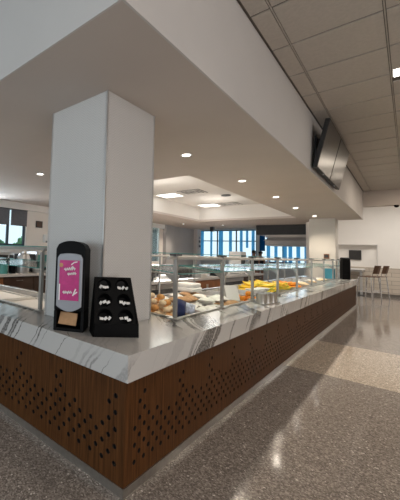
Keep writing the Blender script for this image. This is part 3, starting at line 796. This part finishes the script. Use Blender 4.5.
# ------------------------------------------------------------------ back counters inside the kitchen
def unit(name, label, cat, x, y0, y1, H, mat, style, depth=.7):
    """front faces +x"""
    r = thing(name, label, cat, (x, (y0+y1)/2, 0), group='units of the back counter'); c = (y1-y0)/2-.003
    MB().box(-depth, -.025, -c, c, .08, H).build('carcass', mat, r); MB().box(-depth, -.06, -c, c, 0, .08).build('plinth', 'dark', r)
    if style == 'fridge':
        for s in (-1, 1):
            dr = MB().box(-.024, 0, min(s*.005, s*(c-.01)), max(s*.005, s*(c-.01)), .1, H-.12).build('door', 'dkgray', r, bevel=.004)
            MB().tube([(.025, s*.04, .25), (.025, s*.04, H-.2)], .01, 8).build('handle', 'steel', dr)
            MB().box(.0, .004, min(s*.09, s*(c-.06)), max(s*.09, s*(c-.06)), .2, H-.22).build('door_window', 'screen', dr)
        MB().box(-.024, .0, -c+.01, c-.01, H-.11, H-.02).build('control_panel', 'bsteel', r)
    elif style == 'panel':
        MB().box(-.024, 0, -c, c, .08, H).build('front_panel', mat, r)
        MB().box(0, .006, -.05, .05, H-.2, H-.1).build('socket_plate', 'bsteel', r)
    else:
        for k in (-1, 0, 1):
            q = c*2/3; dr = MB().box(-.024, 0, k*q-q/2+.006, k*q+q/2-.006, .1, H-.02).build('door', 'dkbrown', r)
            MB().tube([(.02, k*q-.08, H-.08), (.02, k*q+.08, H-.08)], .007, 6).build('handle', 'steel', dr)
    return r
HB = .70
unit('undercounter_fridge', 'steel undercounter fridge nearest the tiled column', 'fridge', -2.24, 2.5, 3.9, HB, 'dkgray', 'fridge')
unit('undercounter_fridge', 'steel undercounter fridge left of the brown panel', 'fridge', -2.24, 3.9, 5.2, HB, 'dkgray', 'fridge')
unit('base_cabinet', 'brown laminate base cabinet with a socket plate', 'cabinet', -2.24, 5.2, 7.0, HB, 'brownwood', 'panel')
unit('undercounter_fridge', 'steel undercounter fridge right of the brown panel', 'fridge', -2.24, 7.0, 8.5, HB, 'dkgray', 'fridge')
unit('base_cabinet', 'dark brown base cabinet below the hood end', 'cabinet', -2.24, 8.5, 10.2, HB, 'dkbrown', 'doors')
o = MB().box(-2.98, -2.2, 2.45, 10.25, HB, .752).build('counter_top', 'gray'); tag(o, 'pale worktop on the kitchen back counter', 'worktop')
u2 = unit('base_cabinet', 'brown laminate cabinet under the far left wall counter', 'cabinet', -4.5, .2, 2.0, HB, 'brownwood', 'panel')
unit('base_cabinet', 'dark laminate cabinet next to the tiled column in the left gap', 'cabinet', -4.5, 2.0, 4.2, HB, 'dkbrown', 'doors')
o = MB().box(-5.3, -4.46, .15, 4.25, HB, .752).build('counter_top', 'paint'); tag(o, 'pale worktop on the far left wall counter', 'worktop')
random.seed(4)
# equipment on the left wall counter
def appliance(name, label, cat, loc, sx, sy, sz, mat, dmat='screen', group=None):
    r = thing(name, label, cat, loc, group=group)
    MB().box(-sx, sx, -sy, sy, 0.012, sz).build('housing', mat, r, bevel=.01)
    f = MB().box(sx, sx+.012, -sy*.9, sy*.45, sz*.15, sz*.85).build('door', dmat, r)
    MB().tube([(sx+.03, sy*.4, sz*.2), (sx+.03, sy*.4, sz*.8)], .008, 6).build('handle', 'steel', f)
    MB().box(sx, sx+.008, sy*.55, sy*.92, sz*.2, sz*.85).build('control_panel', 'dkgray', r)
    for a in (-1, 1):
        for c in (-1, 1): MB().cyl((a*sx*.8, c*sy*.8, 0), (a*sx*.8, c*sy*.8, .014), .015, n=8).build('foot', 'black', r)
    return r
appliance('microwave_oven', 'grey microwave on the far left counter below the window', 'microwave', (-5.06, 2.18, .752), .2, .28, .44, 'bsteel')
appliance('toaster_oven', 'dark countertop oven between the grey microwave and the cooler', 'oven', (-5.06, 2.76, .752), .2, .26, .40, 'dkgray')
o = MB().lathe([(.12, 0), (.13, .02), (.13, .36), (.10, .41), (.03, .43), (.02, .46)], n=18).build('coffee_urn', 'bsteel', loc=(-4.64, 2.55, .752), smooth=True); tag(o, 'steel coffee urn on the far left counter', 'urn')
for k in range(6):
    o = MB().lathe([(.10, 0), (.15, .02), (.152, .024), (.09, .008), (0, .008)], n=18).build('plate', 'white', loc=(-4.65, 2.98, .752+.012*k), smooth=True)
    tag(o, 'white plate in the stack on the far left counter', 'plate', 'stacked plates on the far left counter')
appliance('display_cooler', 'grey glass fronted cooler on the far left counter beside the tiled column gap', 'cooler', (-5.06, 3.34, .752), .2, .28, .46, 'bsteel', 'teal')
for k, (y, mat, w_) in enumerate(((2.28, 'black', .07), (2.08, 'teal', .08), (3.3, 'bsteel', .12))):
    o = MB().lathe([(w_, 0), (w_*1.02, .2), (w_*1.06, .21), (w_*.95, .21), (w_*.9, .012), (0, .012)], n=16).build('container', mat, loc=(-4.64, y, .752), smooth=True)
    tag(o, ['black canister beside the steel urn', 'green tinted canister before the grey microwave', 'wide steel pot beside the tiled column gap'][k], 'container', 'containers on the far left counter')
# items on the back counter
appliance('microwave_oven', 'white microwave on the kitchen back counter behind the first guard post', 'microwave', (-2.62, 4.0, .752), .2, .3, .3, 'white')
appliance('coffee_machine', 'tall pale coffee machine on the back counter before the blue windows', 'coffee machine', (-2.55, 8.9, .752), .17, .22, .66, 'white')
appliance('warming_oven', 'black warming oven on the back counter above the fridges', 'oven', (-2.62, 5.35, .752), .2, .35, .28, 'dark')
for k in range(10):
    o = MB().lathe([(.09, 0), (.135, .018), (.137, .022), (.08, .006), (0, .006)], n=16).build('plate', 'white', loc=(-2.5, 6.2, .752+.011*k), smooth=True)
    tag(o, 'white plate in the stack on the kitchen back counter', 'plate', 'stacked plates on the back counter')
names = ['steel pot on the back counter beside the plate stack', 'steel pot on the back counter near the blue glass reflections', 'black pot between the two steel pots', 'steel pot nearest the pale coffee machine']
for k, (y, mat, w_, hh) in enumerate(((6.75, 'bsteel', .16, .22), (7.3, 'bsteel', .13, .28), (7.75, 'black', .14, .18), (8.3, 'steel', .15, .25))):
    o = MB().lathe([(w_, 0), (w_, hh), (w_*1.05, hh+.01), (w_*.95, hh+.01), (w_*.93, .012), (0, .012)], n=18).build('pot', mat, loc=(-2.74, y, .752), smooth=True); tag(o, names[k], 'pot', 'pots on the back counter')
for k, y in enumerate((2.9, 3.3, 9.5, 9.9)):
    o = MB().box(-.13, .13, -.15, .15, 0, .24).box(-.135, .135, -.155, .155, .22, .26).build('storage_box', 'paper' if k % 2 else 'silver', loc=(-2.55, y, .752), bevel=.008)
    tag(o, ['grey lidded box on the back counter nearest the tiled column', 'white lidded box on the back counter beside the white microwave', 'grey lidded box just beyond the pale coffee machine', 'white lidded box at the hood end of the back counter'][k], 'storage box', 'lidded boxes on the back counter')

for k, (y, mat, lab) in enumerate(((2.6, 'bsteel', 'steel tray rack on the back counter edge nearest the tiled column'), (3.655, 'dark', 'dark tray stack on the back counter before the white microwave'), (4.6, 'bsteel', 'steel tray stack between the microwave and the black oven'), (5.93, 'paper', 'pale tray stack on the back counter beside the black oven'), (7.05, 'dark', 'dark tray stack between two pots on the back counter'))):
    m = MB()
    for q in range(5): m.box(-.14, .14, -.16, .16, .018*q, .018*q+.01).box(-.15, .15, -.17, .17, .018*q+.01, .018*q+.014)
    tag(m.build('tray_stack', mat, loc=(-2.38, y, .752)), lab, 'trays', 'tray stacks on the back counter')
# ------------------------------------------------------------------ hood
hd = thing('exhaust_hood', 'dark kitchen exhaust hood hanging before the far windows', 'hood', (0, 0, 0))
MB().box(-2.88, -1.22, 11.7, 12.6, 2.09, HS-.002).build('fascia', 'fascia', hd)['label'] = 'dark grey fascia'
MB().box(-2.60, -1.22, 11.78, 12.6, 2.0, 2.09).build('light_strip', 'paint', hd)
m = MB(); vs = [(-2.66, 11.75, 1.88), (-1.22, 11.75, 1.88), (-1.22, 12.7, 1.88), (-2.66, 12.7, 1.88), (-2.5, 11.9, 2.0), (-1.22, 11.9, 2.0), (-1.22, 12.6, 2.0), (-2.5, 12.6, 2.0)]
m._add(vs, [(0, 1, 2, 3), (4, 5, 6, 7), (0, 1, 5, 4), (1, 2, 6, 5), (2, 3, 7, 6), (3, 0, 4, 7)]); m.box(-2.6, -1.22, 11.75, 12.7, 1.70, 1.88)
m.build('canopy', 'gray', hd)
MB().box(-2.4, -1.4, 11.76, 11.8, 1.78, 1.80).build('grease_rail', 'steel', hd)

# people near the far windows
def person(label, x, y, rz, ht, hair):
    r = thing('person', label, 'person', (x, y, 0), rz, 'people by the far windows'); s = ht/1.7
    me = bpy.data.meshes.new('person_body')
    J = [(0, 0, .95, .14), (0, 0, 1.15, .15), (0, 0, 1.35, .165), (0, 0, 1.46, .055), (0, -.01, 1.56, .09), (0, -.012, 1.64, .095), (.09, 0, .88, .095), (.1, -.01, .5, .065), (.1, .02, .08, .045), (.1, -.14, .035, .04), (-.09, 0, .88, .095), (-.1, -.01, .5, .065), (-.1, .02, .08, .045), (-.1, -.14, .035, .04),
         (.19, 0, 1.38, .065), (.23, -.02, 1.12, .048), (.2, -.2, .98, .036), (.18, -.29, .97, .03), (-.19, 0, 1.38, .065), (-.23, -.02, 1.12, .048), (-.2, -.2, .98, .036), (-.18, -.29, .97, .03)]
    E = [(0, 1), (1, 2), (2, 3), (3, 4), (4, 5), (0, 6), (6, 7), (7, 8), (8, 9), (0, 10), (10, 11), (11, 12), (12, 13), (2, 14), (14, 15), (15, 16), (16, 17), (2, 18), (18, 19), (19, 20), (20, 21)]
    me.from_pydata([(a*s, b*s, c*s) for a, b, c, _ in J], E, [])
    o = bpy.data.objects.new('body', me); C.objects.link(o); o.parent = r
    sk = o.modifiers.new('skin', 'SKIN')
    me.attributes  # ensure layer
    lay = me.skin_vertices[0] if me.skin_vertices else None
    if lay is None:
        bm = bmesh.new(); bm.from_mesh(me); bm.verts.layers.skin.verify(); bm.to_mesh(me); bm.free(); lay = me.skin_vertices[0]
    for i, j in enumerate(J): lay.data[i].radius = (j[3]*s, j[3]*s*.8)
    lay.data[0].use_root = True
    o.modifiers.new('sub', 'SUBSURF').levels = 1
    me.materials.append(MT['skin'])
    hm = MB()
    for i in range(1):
        hm.blob((0, .012, 1.66*s), .098*s, .11*s, .085*s, 14, 8)
    hm.build('hair', hair, r, smooth=True)
    MB().blob((0, -.005, 1.2*s), .20*s, .145*s, .29*s, 16, 9).build('shirt', 'shirt', r, smooth=True)
    f = MB(); f.blob((-.035*s, -.088*s, 1.585*s), .01, .006, .007, 8, 5); f.blob((.035*s, -.088*s, 1.585*s), .01, .006, .007, 8, 5)
    f.build('eyes', 'hair', r); MB().blob((0, -.1*s, 1.56*s), .012, .02, .018, 8, 5).build('nose', 'skin', r)
    return r
person('dark haired person in a dark shirt beyond the back counter, nearer the coffee machine', -3.66, 14.0, .6, 1.52, 'hair')
person('dark haired person in a dark shirt beyond the back counter, nearer the hood', -3.62, 14.75, -.3, 1.50, 'hair')

# ------------------------------------------------------------------ screens
def tv(y, label):
    r = thing('wall_screen', label, 'screen', (.322, y, 2.79), group='screens on the bulkhead'); t = math.atan2(.14, .60); hw, hh = .475, .318
    Mx = Matrix.Rotation(t, 4, 'Y')
    MB().box(-.05, 0, -hw, hw, -hh, hh, 0, Mx).build('housing', 'matteblack', r, bevel=.006)
    MB().box(0.0005, .003, -hw+.012, hw-.012, -hh+.014, hh-.014, 0, Mx).build('display', 'screen', r)
    MB().box(-.138, -.115, -.2, .2, -.2, .2).tube([(-.12, -.15, .15), (-.03, -.15, .15)], .012, 8).tube([(-.12, .15, .15), (-.03, .15, .15)], .012, 8).tube([(-.12, 0, -.15), (-.08, 0, -.17)], .02, 8).build('wall_mount', 'dark', r)
    MB().box(-.01, .004, -.02, .02, -hh-.012, -hh, 0, Mx).build('status_light', 'silver', r)
    return r
tv(4.14, 'black tilted wall screen on the bulkhead, nearer the camera'); tv(5.11, 'black tilted wall screen on the bulkhead, nearer the end wall')
r = thing('menu_screen', 'small black screen under the ledge on the cream end wall', 'screen', (-.39, YE, 1.485)); MB().box(-.18, .18, -.05, 0, -.185, .185).build('bezel', 'matteblack', r, bevel=.005); MB().box(-.165, .165, -.052, -.05, -.17, .17).build('display', 'screen', r)

# ------------------------------------------------------------------ bar table and stools
bt = thing('bar_table', 'high white topped bar table against the end wall', 'table', (-.40, 14.62, 0))
MB().box(-.65, .30, -.31, .31, .93, .975).build('tabletop', 'white', bt, bevel=.004); MB().box(-.62, .27, -.28, .28, .87, .93).build('apron', 'gray', bt)
for sx in (-.45, .2):
    l = MB().box(sx-.035, sx+.035, -.035, .035, .02, .87).build('leg', 'bsteel', bt); MB().box(sx-.16, sx+.16, -.27, .27, 0, .02).build('foot_plate', 'dark', l)
def stool(label, x, y, rz):
    """faces -x"""
    r = thing('bar_stool', label, 'stool', (x, y, 0), rz, 'bar stools at the end table')
    MB().box(-.21, .2, -.2, .2, .74, .765).build('seat', 'seat', r, bevel=.01)
    m = MB()
    for k in range(6):
        z0, z1 = .86+.045*k, .86+.045*(k+1); x0, x1 = .20+.012*k, .20+.012*(k+1)
        vs = [(x0, -.14, z0), (x0+.018, -.14, z0), (x1, -.14, z1), (x1+.018, -.14, z1), (x0+.03, 0, z0), (x0+.048, 0, z0), (x1+.03, 0, z1), (x1+.048, 0, z1), (x0, .14, z0), (x0+.018, .14, z0), (x1, .14, z1), (x1+.018, .14, z1)]
        m._add(vs, [(0, 2, 6, 4), (1, 5, 7, 3), (4, 6, 10, 8), (5, 9, 11, 7), (0, 1, 3, 2), (8, 10, 11, 9), (0, 4, 5, 1), (4, 8, 9, 5), (2, 3, 7, 6), (6, 7, 11, 10)])
    m.build('backrest', 'seat', r)
    for sx, sy in ((-1, -1), (-1, 1), (1, -1), (1, 1)):
        MB().tube([(sx*.18, sy*.17, .742), (sx*.23, sy*.21, 0)], .017, 8).build('leg', 'chrome', r)
    for sy in (-1, 1): MB().tube([(.17, sy*.12, .742), (.23, sy*.12, .95)], .011, 8).build('back_support', 'chrome', r)
    f = .215; m = MB().tube([(-f, -f*.92, .25), (f, -f*.92, .25), (f, f*.92, .25), (-f, f*.92, .25), (-f, -f*.92, .25)], .010, 8); m.build('footrest', 'chrome', r)
    return r
stool('brown seat chrome bar stool tucked at the table, nearer the counter', .10, 13.15, -.5)
stool('brown seat chrome bar stool standing nearer the right edge', .27, 13.85, -.45)

# left wall picture and dispenser
r = thing('picture_frame', 'small dark square picture on the left wall beside the window', 'picture', (XW, 3.92, 1.94)); MB().box(0, .02, -.11, .11, -.09, .09).build('frame', 'matteblack', r); MB().box(.02, .022, -.085, .085, -.065, .065).build('print', 'dkbrown', r)
r = thing('soap_dispenser', 'white soap dispenser on the left wall beside the tiled column', 'soap dispenser', (XW, 4.13, 1.45)); MB().box(0, .1, -.06, .06, 0, .22).build('body', 'white', r, bevel=.015); MB().box(.1, .12, -.03, .03, .0, .05).build('push_bar', 'silver', r)
for k, (z, lab) in enumerate(((1.88, 'small dark wall box on the pale pilaster, upper one'), (2.05, 'small grey wall box on the pale pilaster, topmost one'), (1.66, 'small dark wall box on the pale pilaster, lower one'))[:3]):
    o = MB().box(0, .04, -.05, .05, -.055, .055).build('wall_box', 'dark' if k != 1 else 'silver', loc=(-5.75, 13.2, z), bevel=.005); tag(o, lab, 'wall box', 'boxes on the pale pilaster')

# ------------------------------------------------------------------ ceiling fixtures
WARM = (1, .86, .70); NEU = (1, .95, .88); COOL = (.80, .91, 1.0)
def downlight(x, y, lab, z=HS, e=118):
    r = thing('downlight', lab, 'downlight', (x, y, z), group='round downlights')
    MB().lathe([(.066, 0), (.068, -.003), (.052, -.005), (.047, -.002), (.047, 0)], n=24).build('trim_ring', 'white', r, smooth=True)
    MB().lathe([(.046, 0), (.046, -.003)], n=20).build('diffuser', 'led', r)
    light('downlight_lamp', 'SPOT', (x, y, z-.012), e, WARM, .05, spot=2.3)
dls = [(-.712, .25, 'round ceiling downlight hidden over the tiled column'), (-.72, 2.03, 'round ceiling downlight right of the tiled column, nearest one'), (-.70, 3.78, 'round ceiling downlight second from the tiled column'), (-.69, 5.56, 'round ceiling downlight third from the tiled column'),
       (-.74, 7.34, 'round ceiling downlight fourth from the tiled column'), (-.70, 9.24, 'round ceiling downlight beside the far beige column'), (-2.89, 1.56, 'round ceiling downlight left of the tiled column'), (-5.0, 10.2, 'round ceiling downlight left of the recessed tray'), (-5.0, 6.0, 'round ceiling downlight behind the tiled column'), (-3.9, 11.2, 'round ceiling downlight before the far windows')]
for i, (x, y, lab) in enumerate(dls):
    if i != 0: downlight(x, y, lab)
def panel(x, y, lab, sy=.3):
    r = thing('ceiling_light', lab, 'light panel', (x, y, HK), group='square light panels in the tray')
    MB().box(-.3, .3, -sy, -sy+.02, -.015, 0).box(-.3, .3, sy-.02, sy, -.015, 0).box(-.3, -.28, -sy, sy, -.015, 0).box(.28, .3, -sy, sy, -.015, 0).build('frame', 'white', r)
    MB().box(-.28, .28, -sy+.02, sy-.02, -.008, -.002).build('diffuser', 'ledsoft', r)
    light('panel_or_fill_lamp', 'AREA', (x, y, HK-.03), 90, NEU, .55, .55, spread=.9)
panel(-3.60, 6.7, 'square light panel in the ceiling tray, nearer one'); panel(-3.5, 9.05, 'square light panel in the ceiling tray, farther one')
light('panel_or_fill_lamp', 'AREA', (-2.6, 4.6, HK-.03), 90, NEU, .55, .55, spread=.9); light('panel_or_fill_lamp', 'POINT', (-2.7, 4.9, HK-.6), 15, NEU, .25); light('panel_or_fill_lamp', 'POINT', (-2.8, 7.9, HK-.6), 17, NEU, .25)  # the point lamps are added fill to brighten the tray, without fixtures
def vent(x, y, lab):
    r = thing('ceiling_vent', lab, 'vent', (x, y, HK), group='vents in the tray')
    MB().box(-.29, .29, -.29, .29, -.004, 0).build('backing', 'dkgray', r)
    m = MB()
    for q in (.27, .19, .11): m.box(-q, q, -q, -q+.03, -.012, -.004).box(-q, q, q-.03, q, -.012, -.004).box(-q, -q+.03, -q, q, -.012, -.004).box(q-.03, q, -q, q, -.012, -.004)
    m.build('louver', 'tilew', r)
vent(-2.86, 6.55, 'square air vent in the ceiling tray beside the nearer light'); vent(-2.86, 9.1, 'square air vent in the ceiling tray beside the farther light')
o = MB().lathe([(.12, 0), (.12, -.02), (.07, -.03), (.02, -.032)], n=20).build('ceiling_speaker', 'dark', loc=(-2.36, 7.48, HK), smooth=True); tag(o, 'round dark speaker in the ceiling tray', 'speaker')
o = MB().box(-.07, .07, -.07, .07, -.19, 0).build('ceiling_sensor', 'dark', loc=(-4.6, 11.9, HS), bevel=.01); tag(o, 'dark box hanging from the ceiling before the far windows', 'sensor')
def linear(y, lab, e=8):
    r = thing('linear_light', lab, 'light', (1.6, y, HC), group='linear lights in the tiled ceiling')
    MB().box(-.62, .62, -.10, .10, -.004, .012).build('frame', 'white', r); MB().box(-.61, .61, -.085, .085, -.008, -.004).build('diffuser', 'led', r)
    light('linear_lamp', 'AREA', (1.6, y, HC-.02), e, WARM, 1.2, .16, spread=1.9)
linear(3.115, 'bright linear light in the tiled ceiling at the right photo edge')
for y in (-1.5, .7): light('linear_lamp', 'AREA', (1.6, y, HC-.02), 8, WARM, 1.2, .16, spread=1.9)
light('linear_lamp', 'AREA', (2.2, 5.55, HC-.02), 26, WARM, 1.2, .16, spread=2.5)
light('linear_lamp', 'AREA', (1.7, 8.0, HC-.02), 30, WARM, 1.2, .16)
light('linear_lamp', 'AREA', (1.7, 9.8, HC-.02), 17, WARM, 1.2, .16)
o = MB().lathe([(.05, 0), (.05, -.03), (.035, -.06), (.01, -.068)], n=16).build('dome_camera', 'black', loc=(.85, SE+.05, 2.812), smooth=True); tag(o, 'small black dome camera under the header beam', 'camera')
light('floor_fill_lamp', 'AREA', (-1.6, -2.3, HC-.02), 14, NEU, 1.6, .3, spread=1.5)  # unseen lamp added to brighten the floor at the front left
# seating area lamps
for x, y in ((.6, 12.6), (2.6, 13.4)): light('seating_lamp', 'AREA', (x, y, HE-.05), 62, NEU, 1.0, .6)
# daylight through the front windows (behind the camera) and the kitchen windows
light('front_window_daylight', 'AREA', (-1.4, -6.0, 1.2), 86, COOL, 5.0, 1.6, rot=(PI/2, 0, 0))
light('aisle_fill_light', 'AREA', (5.8, -1.9, 1.8), 185, (1, .95, .93), 4.0, 2.2, rot=(0, PI/2, 0))  # added fill for the aisle-facing surfaces; the right wall has no window
light('kitchen_window_daylight', 'AREA', (-4.5, 17.2, 1.8), 45, COOL, 6.0, 1.6, rot=(-PI/2, 0, 0))
light('left_window_daylight', 'AREA', (-5.75, 2.2, 1.6), 40, COOL, 2.4, .5, rot=(0, -PI/2, 0))

# ------------------------------------------------------------------ world, camera
w = bpy.data.worlds.new('World'); bpy.context.scene.world = w; w.use_nodes = True
bg = w.node_tree.nodes['Background']; bg.inputs[0].default_value = (.78, .93, 1.0, 1); bg.inputs[1].default_value = 1.3
cam = bpy.data.cameras.new('Camera'); co = bpy.data.objects.new('Camera', cam); C.objects.link(co)
cam.sensor_fit = 'HORIZONTAL'; cam.sensor_width = 36; cam.lens = 321.508/400*36
cam.shift_x = (200-74.945)/400; cam.shift_y = (229.024-250)/400; cam.clip_start = .05; cam.clip_end = 200
rr = Vector((.69358483, .71941193, .03723668)); uu = Vector((.02000593, -.07090693, .99728229)); ff = Vector((-.72009711, .69095491, .06357248))
co.matrix_world = Matrix(((rr.x, uu.x, -ff.x, 1.06498), (rr.y, uu.y, -ff.y, -1.44087), (rr.z, uu.z, -ff.z, 1.29224), (0, 0, 0, 1)))
sc = bpy.context.scene; sc.camera = co
sc.view_settings.view_transform = 'Standard'; sc.view_settings.look = 'None'; sc.view_settings.gamma = 1; sc.view_settings.use_curve_mapping = False
sc.view_settings.exposure = 0
sc.cycles.use_denoising = True
sc.cycles.max_bounces = 8; sc.cycles.transparent_max_bounces = 24; sc.cycles.diffuse_bounces = 5
